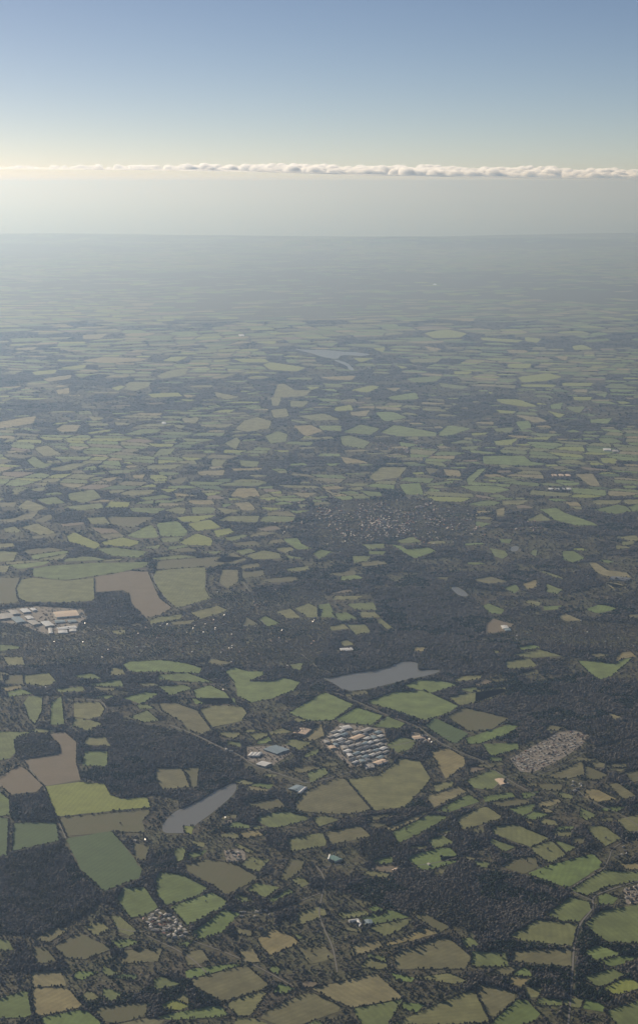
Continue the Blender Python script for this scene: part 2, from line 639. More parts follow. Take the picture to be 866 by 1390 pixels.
WOODS = [
 ('large dark bare wood behind the village, filling the corner below the dark green wheat field', "-60,1170 20,1157 85,1145 108,1182 140,1212 125,1235 60,1268 0,1268 -60,1275"),
 ('dark mixed wood with evergreens in its centre, between two lanes', "480,1205 560,1185 640,1182 700,1186 766,1208 700,1262 660,1280 600,1240 520,1222"),
 ('curved brown wood hanging over the yellow-green field', "108,985 200,985 290,1000 330,1030 320,1058 260,1090 210,1078 165,1083 145,1063 112,1055 150,1015"),
 ('broad distant wood around the small pale pond', "500,800 620,790 660,830 640,900 600,905 570,895 530,860 515,830"),
 ('dark block of woodland between the ploughed fields and the warehouses', "110,818 128,805 175,806 200,840 150,855 112,850"),
 ('flat brown wood stretching past the storage yard to the edge', "690,935 790,915 866,925 960,940 960,1040 866,1040 800,1010 770,985 690,975 640,960"),
 ('small dark copse pointing into the ploughed clay field', "18,1004 60,998 82,1015 80,1024 30,1030 20,1022"),
 ('square dark copse below the small ploughed field', "14,1080 58,1072 74,1100 76,1116 16,1112"),
]

# ------------------------------------------------------------------ noise on the ground plane
def vn(x, y, scale, seed=0):
    """Smooth value noise, 0..1."""
    x = np.asarray(x, float) / scale + 1000.0; y = np.asarray(y, float) / scale + 1000.0
    xi = np.floor(x).astype(np.int64); yi = np.floor(y).astype(np.int64)
    fx = x - xi; fy = y - yi
    fx = fx * fx * (3 - 2 * fx); fy = fy * fy * (3 - 2 * fy)

    def h(a, b):
        n = (a * 374761393 + b * 668265263 + seed * 974634777) & 0xffffffff
        n = ((n ^ (n >> 13)) * 1274126177) & 0xffffffff
        return ((n ^ (n >> 16)) & 0xffff) / 65535.0
    return (h(xi, yi) * (1 - fx) + h(xi + 1, yi) * fx) * (1 - fy) + (h(xi, yi + 1) * (1 - fx) + h(xi + 1, yi + 1) * fx) * fy


def sstep(a, b, v):
    t = np.clip((v - a) / (b - a), 0, 1)
    return t * t * (3 - 2 * t)


def ter(x, y):
    """Height of the land: flat near, low swells in the middle, downs by the coast."""
    x = np.asarray(x, float); y = np.asarray(y, float)
    z = sstep(38e3, 60e3, y) * 70 * vn(x, y, 5200, 3)
    ridge = np.exp(-((y - (79e3 + 2500 * np.sin(x / 9000.0))) / 2600.0) ** 2)
    z = z + ridge * (90 + 300 * vn(x, y * 0.3, 3600, 5) * sstep(-6e3, 6e3, x + 2000))
    ridge2 = np.exp(-((y - 62e3) / 1800.0) ** 2) * sstep(0, 8e3, -x)
    z = z + ridge2 * 90 * vn(x, y, 4000, 8)
    left = np.exp(-((y - 88e3) / 2500.0) ** 2) * sstep(4e3, -8e3, x)
    z = z + left * (110 + 170 * vn(x, y * 0.3, 1700, 9))
    return z * sstep(0, 1500, coast_y(x) - y)


_cx = np.array([-400, 0, 60, 180, 250, 400, 560, 700, 866, 1300], float)
_cy = np.array([316.5, 317, 316.5, 317.5, 319.2, 320.2, 321.2, 319, 316, 312], float)
_gx, _gy = g(_cx, _cy)


def coast_y(x):
    x = np.asarray(x, float)
    return np.interp(x, _gx, _gy) + 500 * (vn(x, 0 * x, 2500, 21) - 0.5) + 220 * (vn(x, 0 * x, 700, 22) - 0.5)


# ------------------------------------------------------------------ classification of the land (calculation only)
X0, X1, Y0, Y1, SC = -420, 1290, 330, 1530, 2
MW, MH = (X1 - X0) * SC, (Y1 - Y0) * SC
mask = np.zeros((MH, MW), np.uint8)


def fill(poly, code, over=None):
    p = (np.asarray(poly, float) - (X0, Y0)) * SC
    y0 = max(0, int(np.floor(p[:, 1].min()))); y1 = min(MH - 1, int(np.ceil(p[:, 1].max())))
    n = len(p)
    for yy in range(y0, y1 + 1):
        yc = yy + 0.5
        xs = []
        for i in range(n):
            ax, ay = p[i]; bx, by = p[(i + 1) % n]
            if (ay <= yc) != (by <= yc):
                xs.append(ax + (yc - ay) * (bx - ax) / (by - ay))
        xs.sort()
        for a, b in zip(xs[::2], xs[1::2]):
            a = max(0, int(round(a))); b = min(MW, int(round(b)))
            if b > a:
                if over is None: mask[yy, a:b] = code
                else:
                    s = mask[yy, a:b]; s[np.isin(s, over)] = code


def look(px, py):
    xi = ((px - X0) * SC).astype(int); yi = ((py - Y0) * SC).astype(int)
    ok = (xi >= 0) & (xi < MW) & (yi >= 0) & (yi < MH)
    r = np.zeros(np.shape(px), np.uint8)
    r[ok] = mask[yi[ok], xi[ok]]
    return r


def pts(s):
    return np.array([[float(v) for v in q.split(',')] for q in s.split()])


fields = []
for ln in FIELDS.strip().splitlines():
    k, rest = ln.split(' ', 1)
    p_ = pts(rest); c_ = p_.mean(0); d_ = p_ - c_
    fields.append((k, c_ + d_ * (1 + 1.1 / np.maximum(np.linalg.norm(d_, axis=1), 4))[:, None]))

TOWNS = [
    "425,690 470,680 560,676 640,690 640,712 590,735 530,728 470,745 430,740",
    "0,845 110,845 200,850 300,805 440,800 450,870 420,905 330,905 280,892 150,902 0,905",
    "433,1008 462,980 521,990 530,1022 516,1036 475,1042 455,1022",
    "690,1030 755,994 778,989 800,998 788,1014 753,1036 722,1050 705,1048",
    "188,1250 215,1232 234,1242 256,1264 256,1272 240,1278 212,1270",
    "0,826 50,822 112,826 120,838 106,848 104,862 60,862 30,848 0,846",
    "838,1206 880,1192 880,1228 848,1232", "820,1152 860,1140 880,1150 850,1168",
    "300,1145 345,1150 350,1165 300,1172", "318,1232 370,1236 372,1248 320,1250",
    "640,840 700,835 900,850 900,890 820,880 700,872", "333,1012 390,1010 400,1030 366,1044 335,1034",
    "435,1155 480,1150 500,1170 470,1185 435,1180", "385,1062 420,1062 425,1080 390,1080",
    "556,992 590,1000 592,1012 560,1008", "770,1058 795,1062 792,1078 770,1074",
]
for i, (_, s) in enumerate(WOODS): fill(pts(s), 10 + i)
for i, s in enumerate(TOWNS): fill(pts(s), 3 if i in (0, 1, 10) else 5)
for k, p in fields: fill(p, 1)
for _, s in LAKES: fill(pts(s), 2)


def road_strip(w, s):
    p = pts(s)
    gx, gy = g(p[:, 0], p[:, 1])
    q = np.stack([gx, gy], 1)
    for _ in range(2):                                   # round the bends
        a = q[:-1] * 0.75 + q[1:] * 0.25; b = q[:-1] * 0.25 + q[1:] * 0.75
        q = np.concatenate([q[:1], np.stack([a, b], 1).reshape(-1, 2), q[-1:]])
    t = np.gradient(q, axis=0); t /= np.linalg.norm(t, axis=1)[:, None]
    n = np.stack([-t[:, 1], t[:, 0]], 1)
    return q, n, w


roads = [road_strip(w, s) for w, s in ROADS]
for q, n, w in roads:
    for i in range(len(q) - 1):
        quad = np.array([q[i] - n[i] * w * .8, q[i + 1] - n[i + 1] * w * .8, q[i + 1] + n[i + 1] * w * .8, q[i] + n[i] * w * .8])
        a, b = proj(quad[:, 0], quad[:, 1])
        fill(np.stack([a, b], 1), 4, over=(0,) + tuple(range(10, 20)))

# ------------------------------------------------------------------ land, sea
ys = [-30000.0, -5000.0, 0.0, 2500.0]
while ys[-1] < 60000: ys.append(ys[-1] * 1.03)
while ys[-1] < 90000: ys.append(ys[-1] + 350)
ys = np.array(ys); nr = len(ys)
us = np.concatenate([[-6, -3, -1.5, -.8, -.45], np.linspace(-.34, .34, 230), [.45, .8, 1.5, 3, 6]])
YY = np.repeat(ys[:, None], len(us), 1)
XX = us[None, :] * np.maximum(np.abs(YY), 20000.0)
top = coast_y(XX)
lim = ys[-1]
fr = np.clip((YY - 70000) / (lim - 70000), 0, 1)
YY = np.where(YY > 70000, 70000 + fr * (top - 70000), YY)
ZZ = ter(XX, YY)
V = np.stack([XX, YY, ZZ], -1).reshape(-1, 3)
nc = len(us)
ii = (np.arange(nr - 1)[:, None] * nc + np.arange(nc - 1)[None, :]).ravel()
Q = np.stack([ii, ii + 1, ii + nc + 1, ii + nc], 1)
tag(obj('ground', mesh_np('ground', V, Q, [M_GROUND], quads=True, smooth=True)), kind='structure')

R = 420000.0
sea = mesh_py('sea', [(-R, 30000, -22), (R, 30000, -22), (R, R, -22), (-R, R, -22)], [(0, 1, 2, 3)], [M_SEA])
tag(obj('sea', sea), 'open hazy sea between the far coastline and the cloud bank', kind='structure')


# ------------------------------------------------------------------ fields
def round_outline(q, cut=0.16, jit=0.0):
    a = q * (1 - cut) + np.roll(q, -1, 0) * cut
    b = q * cut + np.roll(q, -1, 0) * (1 - cut)
    out = np.stack([a, b], 1).reshape(-1, 2)
    if jit:
        res = []
        for i in range(len(out)):
            p, r = out[i], out[(i + 1) % len(out)]
            d = np.linalg.norm(r - p)
            m = max(1, int(d / 45))
            for k in range(m):
                res.append(p + (r - p) * k / m + rng.normal(0, jit, 2))
        out = np.array(res)
    return out


LABELLED = {
    0: 'dark green wheat field, five-sided, bordering the big dark wood',
    3: 'dull brown field in a band between the yellow-green and dark green fields',
    4: 'brightest yellow-green field with a curved edge under the hanging wood',
    5: 'bent pinkish ploughed clay field above the yellow-green field',
    6: 'smaller brown ploughed field left of the copse',
}
edges_near = []
from mathutils.geometry import tessellate_polygon
from mathutils import Vector
for i, (k, p) in enumerate(fields):
    gx, gy = g(p[:, 0], p[:, 1])
    q = np.stack([gx, gy], 1)
    D = q[:, 1].mean()
    edges_near.append((q, D))
    q = round_outline(q, 0.06 if D < 12000 else 0.12, 2.5 if D < 12000 else 7.0)
    z = 0.6 + 2.0 * (D > 20000)
    ms = FM[k]
    zz = ter(q[:, 0], q[:, 1]) + z
    tri = tessellate_polygon([[Vector((a, b, 0)) for a, b in q]])
    me = mesh_py('field', np.c_[q, zz], tri, [ms[i % len(ms)]])
    tag(obj('field', me), LABELLED.get(i), kind='structure')

# the rest of the farmland: hedged parcels on a warped lattice, seen small or only from the side
allm = [m for k in 'GgdoytbpG' for m in FM[k]]
weights = {'G': .20, 'g': .22, 'd': .04, 'o': .20, 'y': .12, 't': .11, 'b': .09, 'p': .02}
keys = list(weights); wv = np.array([weights[k] for k in keys]); wv /= wv.sum()
flat_m = [m for k in keys for m in FM[k]]
start = {}; c_ = 0
for k in keys: start[k] = c_; c_ += len(FM[k])
VV, TT, MI = [], [], []
wv_dull = np.array([{'G': .06, 'g': .22, 'o': .27, 't': .05, 'b': .36, 'p': .03, 'd': .0, 'y': .01}[k] for k in keys]); wv_dull /= wv_dull.sum()
inside_f = lambda a, b: -25 < a < 890 and b < 1302
extra_edges = []
base = 0


def parcels(y_lo, y_hi, sx, sy, ang, z_off, P_NEAR=.6):
    global base
    ca, sa = math.cos(ang), math.sin(ang)
    wmax = 0.36 * y_hi + 1500
    cx, cy = 0.0, 0.5 * (y_lo + y_hi)
    rad = math.hypot(wmax, 0.5 * (y_hi - y_lo)) + 2000
    ni, nj = int(rad / sx) + 1, int(rad / sy) + 1
    I, J = np.meshgrid(np.arange(-ni, ni + 1), np.arange(-nj, nj + 1), indexing='ij')
    a = I * sx + rng.normal(0, .21 * sx, I.shape); b = J * sy + rng.normal(0, .21 * sy, I.shape)
    px_ = cx + ca * a - sa * b; py_ = cy + sa * a + ca * b
    wx = 1400 * (vn(px_, py_, 4200, 31) - .5); wy = 1400 * (vn(px_, py_, 4200, 32) - .5)
    px_ = px_ + wx; py_ = py_ + wy
    c00 = np.stack([px_[:-1, :-1], py_[:-1, :-1]], -1); c10 = np.stack([px_[1:, :-1], py_[1:, :-1]], -1)
    c11 = np.stack([px_[1:, 1:], py_[1:, 1:]], -1); c01 = np.stack([px_[:-1, 1:], py_[:-1, 1:]], -1)
    C = np.stack([c00, c10, c11, c01], 2).reshape(-1, 4, 2)
    cen = C.mean(1)
    ok = (cen[:, 1] > y_lo) & (cen[:, 1] < y_hi) & (np.abs(cen[:, 0]) < .34 * cen[:, 1] + 1500) & (C[:, :, 1].max(1) < coast_y(cen[:, 0]) - 900)
    C, cen = C[ok], cen[ok]
    qx, qy = proj(cen[:, 0], cen[:, 1])
    inside = (qx > -25) & (qx < 890) & (qy < 1302)
    far = y_lo > 20000
    clump = 0.6 * vn(cen[:, 0], cen[:, 1], 6500 if far else 3000, 41) + 0.4 * vn(cen[:, 0], cen[:, 1], 1300, 42)
    pr = np.where(~inside, 0.62, np.where(qy > 700, np.where((qx > 480) & (qy < 930), .13, P_NEAR), np.where(qy > 455, .58, .80)))
    pr = np.where(qy > 455, pr, .56) if False else pr
    keep = rng.random(len(C)) < np.clip(pr * (0.12 + 4.2 * np.clip(clump - .33, 0, 1)), 0, .96)
    C, cen, qx, qy = C[keep], cen[keep], qx[keep], qy[keep]
    for n_ in range(len(C)):
        q = cen[n_] + (C[n_] - cen[n_]) * rng.uniform(.88, .985)
        t_ = np.concatenate([q, (q + np.roll(q, -1, 0)) / 2, cen[n_][None]])
        ax, ay = proj(t_[:, 0], t_[:, 1])
        if ay.max() > 400 and look(ax, ay).any(): continue
        k = rng.choice(len(keys), p=wv_dull if (inside_f(qx[n_], qy[n_]) and qy[n_] > 700) else wv)
        k = keys[k]
        o = round_outline(q, rng.uniform(.04, .2))
        z = ter(o[:, 0], o[:, 1]) + z_off
        VV.append(np.c_[o, z]); m = len(o)
        TT.extend([(base, base + j, base + j + 1) for j in range(1, m - 1)])
        MI.extend([start[k] + rng.integers(len(FM[k]))] * (m - 2))
        base += m
        px, py = proj(o[:, 0], o[:, 1])
        if ay.max() > 400: fill(np.stack([px, py], 1), 1)
        if cen[n_][1] < 30000: extra_edges.append((q, cen[n_][1]))


parcels(3600, 14000, 205, 150, 0.5, 0.6)
parcels(3600, 10500, 120, 95, 0.5, 0.6, .75)
parcels(3600, 9500, 85, 65, -.3, 0.6, .45)
parcels(14000, 30000, 300, 215, -0.2, 2.6)
parcels(11500, 24000, 165, 125, .35, 2.6, .45)
parcels(30000, 90500, 500, 360, 0.3, 5.0)
tag(obj('farmland', mesh_np('farmland', np.concatenate(VV), np.array(TT), flat_m, MI)), kind='structure')

# ------------------------------------------------------------------ lakes, roads
for lab, s in LAKES:
    p = pts(s); gx, gy = g(p[:, 0], p[:, 1])
    q = round_outline(np.stack([gx, gy], 1), .25); q = round_outline(q, .25)
    tri = tessellate_polygon([[Vector((a, b, 0)) for a, b in q]])
    tag(obj('lake', mesh_py('lake', np.c_[q, np.full(len(q), .5 + 3 * (q[:, 1].mean() > 20000))], tri, [M_WATER])), lab, kind='structure')
for q, n, w in roads:
    a = q - n * w * .5; b = q + n * w * .5
    V = np.concatenate([np.c_[a, np.full(len(a), 1.1)], np.c_[b, np.full(len(b), 1.1)]])
    m = len(q)
    tag(obj('road', mesh_py('road', V, [(i, i + 1, m + i + 1, m + i) for i in range(m - 1)], [M_ROAD])), kind='structure')
YARDS = ["433,1008 462,982 521,990 528,1022 520,1036 475,1042 455,1022", "692,1030 755,995 778,990 799,998 788,1014 753,1035 722,1049 705,1047",
         "0,828 50,823 112,827 118,838 106,848 104,860 60,860 30,848 0,844", "335,1014 390,1011 396,1022 366,1042 335,1032",
         "845,1208 872,1198 872,1224 850,1228", "556,993 580,997 586,1008 562,1006",
         "304,1106 328,1106 326,1118 306,1118", "304,1154 332,1152 334,1168 308,1170"]
for s in YARDS:
    p = pts(s); gx, gy = g(p[:, 0], p[:, 1])
    tri = tessellate_polygon([[Vector((a, b, 0)) for a, b in zip(gx, gy)]])
    tag(obj('concrete_yard', mesh_py('concrete_yard', np.c_[gx, gy, np.full(len(gx), .35)], tri, [M_YARD])), kind='structure')

# ------------------------------------------------------------------ trees
phi = (1 + 5 ** .5) / 2
ICO = np.array([(-1, phi, 0), (1, phi, 0), (-1, -phi, 0), (1, -phi, 0), (0, -1, phi), (0, 1, phi), (0, -1, -phi), (0, 1, -phi), (phi, 0, -1), (phi, 0, 1), (-phi, 0, -1), (-phi, 0, 1)]) / math.sqrt(1 + phi * phi)
ICF = np.array([(0, 11, 5), (0, 5, 1), (0, 1, 7), (0, 7, 10), (0, 10, 11), (1, 5, 9), (5, 11, 4), (11, 10, 2), (10, 7, 6), (7, 1, 8), (3, 9, 4), (3, 4, 2), (3, 2, 6), (3, 6, 8), (3, 8, 9), (4, 9, 5), (2, 4, 11), (6, 2, 10), (8, 6, 7), (9, 8, 1)])
MASS = {}


def crowns(key, x, y, r, h, ever):
    MASS.setdefault(key, []).append((x, y, r, h, ever))


def build_mass(name, key, label, mats):
    L = MASS.get(key)
    if not L: return
    x, y, r, h, ev = [np.concatenate([np.broadcast_to(np.asarray(v[k], float), np.shape(v[0])) for v in L]) for k in range(5)]
    n = len(x)
    jit = rng.uniform(.68, 1.25, (n, 12, 1)).astype(np.float32)
    ang = rng.uniform(0, 6.283, n)
    c, s = np.cos(ang)[:, None], np.sin(ang)[:, None]
    B = ICO[None] * jit
    bx = (B[:, :, 0] * c - B[:, :, 1] * s) * r[:, None] + x[:, None]
    by = (B[:, :, 0] * s + B[:, :, 1] * c) * r[:, None] + y[:, None]
    bz = (B[:, :, 2] * .52 + .50) * h[:, None] + ter(x, y)[:, None]
    V = np.stack([bx, by, bz], -1).reshape(-1, 3)
    T = (ICF[None] + (np.arange(n) * 12)[:, None, None]).reshape(-1, 3)
    mi = np.repeat(ev.astype(int), 20)
    o = obj(name, mesh_np(name, V, T, mats, mi, smooth=False))
    tag(o, label, kind='stuff')
    return o


# scattered woodland: everything that is neither field, water, road nor building
D = 4300.0
while D < 36000:
    s = max(8.6, D * 0.00112)
    w = .255 * D + 250
    x = np.arange(-w, w, s); x = x + rng.uniform(-.45, .45, len(x)) * s
    y = D + rng.uniform(-.5, .5, len(x)) * s
    px, py = proj(x, y)
    c = look(px, py)
    free = (c == 0) | (c >= 10) | (c == 3) | (c == 5)
    opn = (c == 0) & (.55 * vn(x, y, 600, 51) + .45 * vn(x, y, 150, 52) < .46)
    dens = np.where(c == 5, .13, 0) + np.where(c == 3, .42 + .5 * vn(x, y, 130, 57), np.where(c == 5, 0, np.where(c >= 10, .97, (.34 + .62 * sstep(.41, .56, .55 * vn(x, y, 600, 51) + .45 * vn(x, y, 150, 52))))))
    k = free & (rng.random(len(x)) < dens) & (px > -90) & (px < 960)
    hh = rng.uniform(8, 16, len(x)) * (.75 + .5 * vn(x, y, 300, 55)); hh = np.where((c == 3) | (c == 5), hh * .55, hh)
    for ddx, ddy, ddz in ((0, 0, .9), (-.55 * s, 0, .5), (.55 * s, 0, .5), (0, .4 * s, .1), (0, -.4 * s, 0)):   # woods stop short of the open land behind them
        tx_, ty_ = proj(x + ddx, y + ddy, hh * ddz)
        k &= ~np.isin(look(tx_, ty_), (1, 2, 4))
    x, y, c, hh, opn = x[k], y[k], c[k], hh[k], opn[k]
    e = vn(x, y, 260, 53) * .6 + vn(x, y, 60, 54) * .4
    ev = np.where(e > .66, 1, np.where(e < .36, 2, 0)) * (rng.random(len(x)) < .8)
    r = s * rng.uniform(.48, .82, len(x)); r = np.where((c == 3) | (c == 5), r * .65, r)
    h = hh
    ev = np.where((ev == 0) & (rng.random(len(x)) < .28), 3, ev)
    big = rng.random(len(x)) < .10
    r = np.where(big, r * 1.35, r * .95); h = np.where(big, h * 1.4, h * rng.uniform(.7, 1.05, len(x)))
    shrub = opn & (rng.random(len(x)) < .72)
    r = np.where(shrub, r * .55, r); h = np.where(shrub, h * .38, h); ev = np.where(shrub & (rng.random(len(x)) < .6), 3, ev)
    for code in np.unique(c):
        m = c == code
        crowns(int(code) if code >= 10 else 0, x[m], y[m], r[m], h[m], ev[m])
    D += s

# hedges along the parcels, with standard trees; the nearest standards are trees of their own
singles = []
for q, D in edges_near + extra_edges:
    if D > 24000: continue
    s = 4.2 if D < 11000 else 10.0
    for a, b in zip(q, np.roll(q, -1, 0)):
        d = np.linalg.norm(b - a)
        if rng.random() < .10: continue
        n = int(d / s)
        if n < 1: continue
        t = (np.arange(n) + rng.uniform(-.3, .3, n)) / n
        p = a + (b - a) * t[:, None] + rng.normal(0, 1.3, (n, 2))
        gap = vn(p[:, 0], p[:, 1], 60, 61) > .12
        p = p[gap]; n = len(p)
        if not n: continue
        px, py = proj(p[:, 0], p[:, 1])
        tall = rng.random(n) < .20
        r = np.where(tall, rng.uniform(3.2, 5.6, n), rng.uniform(1.8, 2.8, n)) * (1 if D < 11000 else 1.3)
        h = np.where(tall, rng.uniform(7, 12.5, n), rng.uniform(1.8, 3.6, n))
        near = tall & (py > 1080) & (py < 1388) & (px > 3) & (px < 863)
        for j in np.nonzero(near)[0]: singles.append((p[j, 0], p[j, 1], r[j], h[j], py[j]))
        k = ~near
        crowns(1, p[k, 0], p[k, 1], r[k], h[k], (rng.random(k.sum()) < .18).astype(float))

# lone trees standing out in the pastures
for i, (q, D) in enumerate(edges_near):
    if D > 9500 or i in (0, 4, 5, 6): continue
    lo, hi = q.min(0), q.max(0)
    for _ in range(rng.integers(0, 4)):
        p = rng.uniform(lo, hi)
        px, py = proj(p[0], p[1])
        if look(np.array([px]), np.array([py]))[0] == 1 and 1080 < py < 1388 and 3 < px < 863:
            singles.append((p[0], p[1], rng.uniform(4, 7), rng.uniform(8, 14), py + 400))

singles.sort(key=lambda t: -t[4])
chosen, rest = singles[:296], singles[296:]
if rest:
    A = np.array(rest); crowns(1, A[:, 0], A[:, 1], A[:, 2], A[:, 3], np.zeros(len(A)))

for i, (lab, _) in enumerate(WOODS):
    build_mass('woodland', 10 + i, lab, [M_BARE, M_EVER, M_MIXED, M_PALE])
build_mass('woodland', 0, 'scattered bare winter woods and scrub filling the ground between the fields', [M_BARE, M_EVER, M_MIXED, M_PALE])
build_mass('hedgerows', 1, 'dark hedges with small trees along the field edges', [M_MIXED, M_EVER, M_BARE])


def tree_mesh(seed, evergreen):
    """Trunk, forked limbs and a crown of many small twig clumps; unit radius, unit height."""
    r = np.random.default_rng(seed)
    V, T, MI = [], [], []

    def tube(a, b, ra, rb, mi, n=5):
        a = np.array(a, float); b = np.array(b, float); d = b - a; d /= np.linalg.norm(d)
        u = np.cross(d, (0.3, .9, .1)); u /= np.linalg.norm(u); v = np.cross(d, u)
        o = len(V)
        for c_, rr in ((a, ra), (b, rb)):
            for k in range(n):
                t = 2 * math.pi * k / n
                V.append(c_ + u * math.cos(t) * rr + v * math.sin(t) * rr)
        for k in range(n):
            j = (k + 1) % n
            T.append((o + k, o + j, o + n + j)); T.append((o + k, o + n + j, o + n + k)); MI.extend([mi, mi])
    tube((0, 0, 0), (0, 0, .38), .07, .045, 0)
    for k in range(6):
        t = k * 1.05 + r.uniform(-.3, .3)
        tube((0, 0, .28 + .02 * k), (math.cos(t) * .55, math.sin(t) * .55, .62 + r.uniform(-.1, .15)), .035, .012, 0, 4)
    for k in range(26):
        t = r.uniform(0, 6.283); zz = r.uniform(.25, 1.0)
        rad = (1.0 - abs(zz - .5) * 1.1) if not evergreen else (1.05 - zz)
        rr = rad * math.sqrt(r.uniform(.15, 1)) * .85
        c_ = np.array((math.cos(t) * rr, math.sin(t) * rr, zz * .86))
        o = len(V); sz = r.uniform(.16, .30)
        for p in ICO: V.append(c_ + p * np.array((sz, sz, sz * .6)) * r.uniform(.6, 1.3))
        for f in ICF: T.append(tuple(o + f)); MI.append(1)
    return V, T, MI


TV = []
for sd in range(6):
    ev = sd >= 4
    V, T, MI = tree_mesh(sd + 3, ev)
    TV.append(mesh_np('tree', np.array(V), np.array(T), [M_TRUNK, M_EVER if ev else (M_BARE if sd % 2 else M_MIXED)], MI))
for i, (x, y, r, h, _) in enumerate(chosen):
    k = int(rng.integers(6))
    o = obj('hedge_tree' if k < 4 else 'evergreen_tree', TV[k])
    o.location = (x, y, 0); o.scale = (r, r, h * 1.1); o.rotation_euler = (0, 0, rng.uniform(0, 6.28))
    if k < 4: tag(o, 'bare brown tree with a rounded crown standing in or beside a near hedge', 'tree', 'bare trees in the near hedges')
    else: tag(o, 'dark evergreen tree standing in or beside a near hedge', 'tree', 'evergreens in the near hedges')

# ------------------------------------------------------------------ buildings
WALLS = {'brick': plain('red_brick', (.22, .10, .07)), 'cream': plain('cream_render', (.62, .56, .45)), 'white': plain('white_cladding', (.78, .78, .75)),
         'grey': plain('grey_cladding', (.30, .32, .33)), 'stone': plain('stone_wall', (.35, .31, .25))}
ROOFS = {'tile': plain('red_roof_tile', (.26, .12, .08), .7), 'slate': plain('grey_slate', (.15, .155, .165), .45, .5), 'pale': plain('pale_roof_sheet', (.72, .71, .67), .4, .5),
         'tan': plain('tan_roof_sheet', (.80, .62, .44), .45, .5, var=.06), 'cement': plain('fibre_cement', (.42, .41, .39), .6, .3), 'blue': plain('blue_grey_roof', (.28, .36, .40), .4, .5),
         'green': plain('green_roof_sheet', (.20, .34, .30), .4, .5), 'white': plain('white_roof_sheet', (.85, .85, .83), .35, .5, var=.05)}
ROOFS['house_cement'] = plain('weathered_cement', (.36, .345, .32), .7, .2); ROOFS['house_pale'] = plain('pale_house_roof', (.50, .48, .44), .6, .25)
DOOR = plain('dark_door', (.06, .07, .08), .5)


def house_parts(wm, rm, rh):
    L, W, h = 6.5, 4.2, 5.0
    V = [(-L, -W, 0), (L, -W, 0), (L, W, 0), (-L, W, 0), (-L, -W, h), (L, -W, h), (L, W, h), (-L, W, h), (-L, 0, h + rh), (L, 0, h + rh)]
    Fc = [(0, 1, 5, 4), (2, 3, 7, 6), (1, 2, 6, 9, 5), (3, 0, 4, 8, 7)]
    wall = mesh_py('wall', V, Fc, [wm])
    e, t = .5, .25
    V = []
    for sgn in (-1, 1):
        a = [(-L - e, sgn * (W + e), h - .35), (L + e, sgn * (W + e), h - .35), (L + e, 0, h + rh + .05), (-L - e, 0, h + rh + .05)]
        V += a + [(x, y, z + t) for x, y, z in a]
    Fc = []
    for o in (0, 8):
        Fc += [(o, o + 1, o + 2, o + 3), (o + 4, o + 7, o + 6, o + 5), (o, o + 4, o + 5, o + 1), (o + 1, o + 5, o + 6, o + 2), (o, o + 3, o + 7, o + 4)]
    roof = mesh_py('roof', V, Fc, [rm])
    return wall, roof


HP = [house_parts(WALLS[a], ROOFS[b], c) for a, b, c in (('brick', 'tile', 3), ('cream', 'tile', 2.2), ('cream', 'slate', 2.6), ('brick', 'slate', 3), ('white', 'house_cement', .9), ('white', 'house_pale', .9))]


def place_house(px, py, v, label, group, sc=1.0, rot=None, name='house', cat='house'):
    x, y = g(px, py)
    o = obj(name, None)
    o.location = (float(x), float(y), .4); o.rotation_euler = (0, 0, rng.uniform(0, 3.14) if rot is None else rot + rng.normal(0, .12))
    o.scale = (sc * rng.uniform(.85, 1.3), sc * rng.uniform(.9, 1.1), sc * rng.uniform(.85, 1.1))
    tag(o, label, cat, group)
    obj('wall', HP[v][0], o); obj('roof', HP[v][1], o)
    return o


def shed(quad, h, roof, wall, label, group=None, name='warehouse', cat='warehouse', pitch=2.5, door=True):
    """Long shed on a four-cornered roof outline (survey positions of the eaves): walls, pitched roof, end door."""
    q = pts(quad) if isinstance(quad, str) else np.asarray(quad, float)
    x, y = g(q[:, 0], q[:, 1], h)
    c = np.array([x.mean(), y.mean()])
    e1 = ((np.array([x[1], y[1]]) - (x[0], y[0])) + (np.array([x[2], y[2]]) - (x[3], y[3]))) / 2
    e2 = ((np.array([x[3], y[3]]) - (x[0], y[0])) + (np.array([x[2], y[2]]) - (x[1], y[1]))) / 2
    if np.linalg.norm(e2) > np.linalg.norm(e1): e1, e2 = e2, e1
    L = max(4.0, np.linalg.norm(e1) / 2); u = e1 / np.linalg.norm(e1)
    W = max(3.0, abs(np.dot(e2, (-u[1], u[0]))) / 2)
    o = obj(name, None); o.location = (c[0], c[1], .4); o.rotation_euler = (0, 0, math.atan2(u[1], u[0]))
    tag(o, label, cat, group)
    V = [(-L, -W, 0), (L, -W, 0), (L, W, 0), (-L, W, 0), (-L, -W, h), (L, -W, h), (L, W, h), (-L, W, h), (-L, 0, h + pitch), (L, 0, h + pitch)]
    obj('wall', mesh_py('wall', V, [(0, 1, 5, 4), (2, 3, 7, 6), (1, 2, 6, 9, 5), (3, 0, 4, 8, 7)], [WALLS[wall]]), o)
    e, t = .6, .35
    V = []
    for sgn in (-1, 1):
        a = [(-L - e, sgn * (W + e), h - .1), (L + e, sgn * (W + e), h - .1), (L + e, 0, h + pitch + .1), (-L - e, 0, h + pitch + .1)]
        V += a + [(p_, r_, z + t) for p_, r_, z in a]
    Fc = []
    for k in (0, 8):
        Fc += [(k, k + 1, k + 2, k + 3), (k + 4, k + 7, k + 6, k + 5), (k, k + 4, k + 5, k + 1), (k + 1, k + 5, k + 6, k + 2), (k, k + 3, k + 7, k + 4)]
    obj('roof', mesh_py('roof', V, Fc, [ROOFS[roof]]), o)
    if door:
        dw = min(5.0, L * .25)
        V = [(-dw, -W - .12, 0), (dw, -W - .12, 0), (dw, -W - .12, h * .75), (-dw, -W - .12, h * .75)]
        obj('door', mesh_py('door', V, [(0, 1, 2, 3)], [DOOR]), o)
    return o


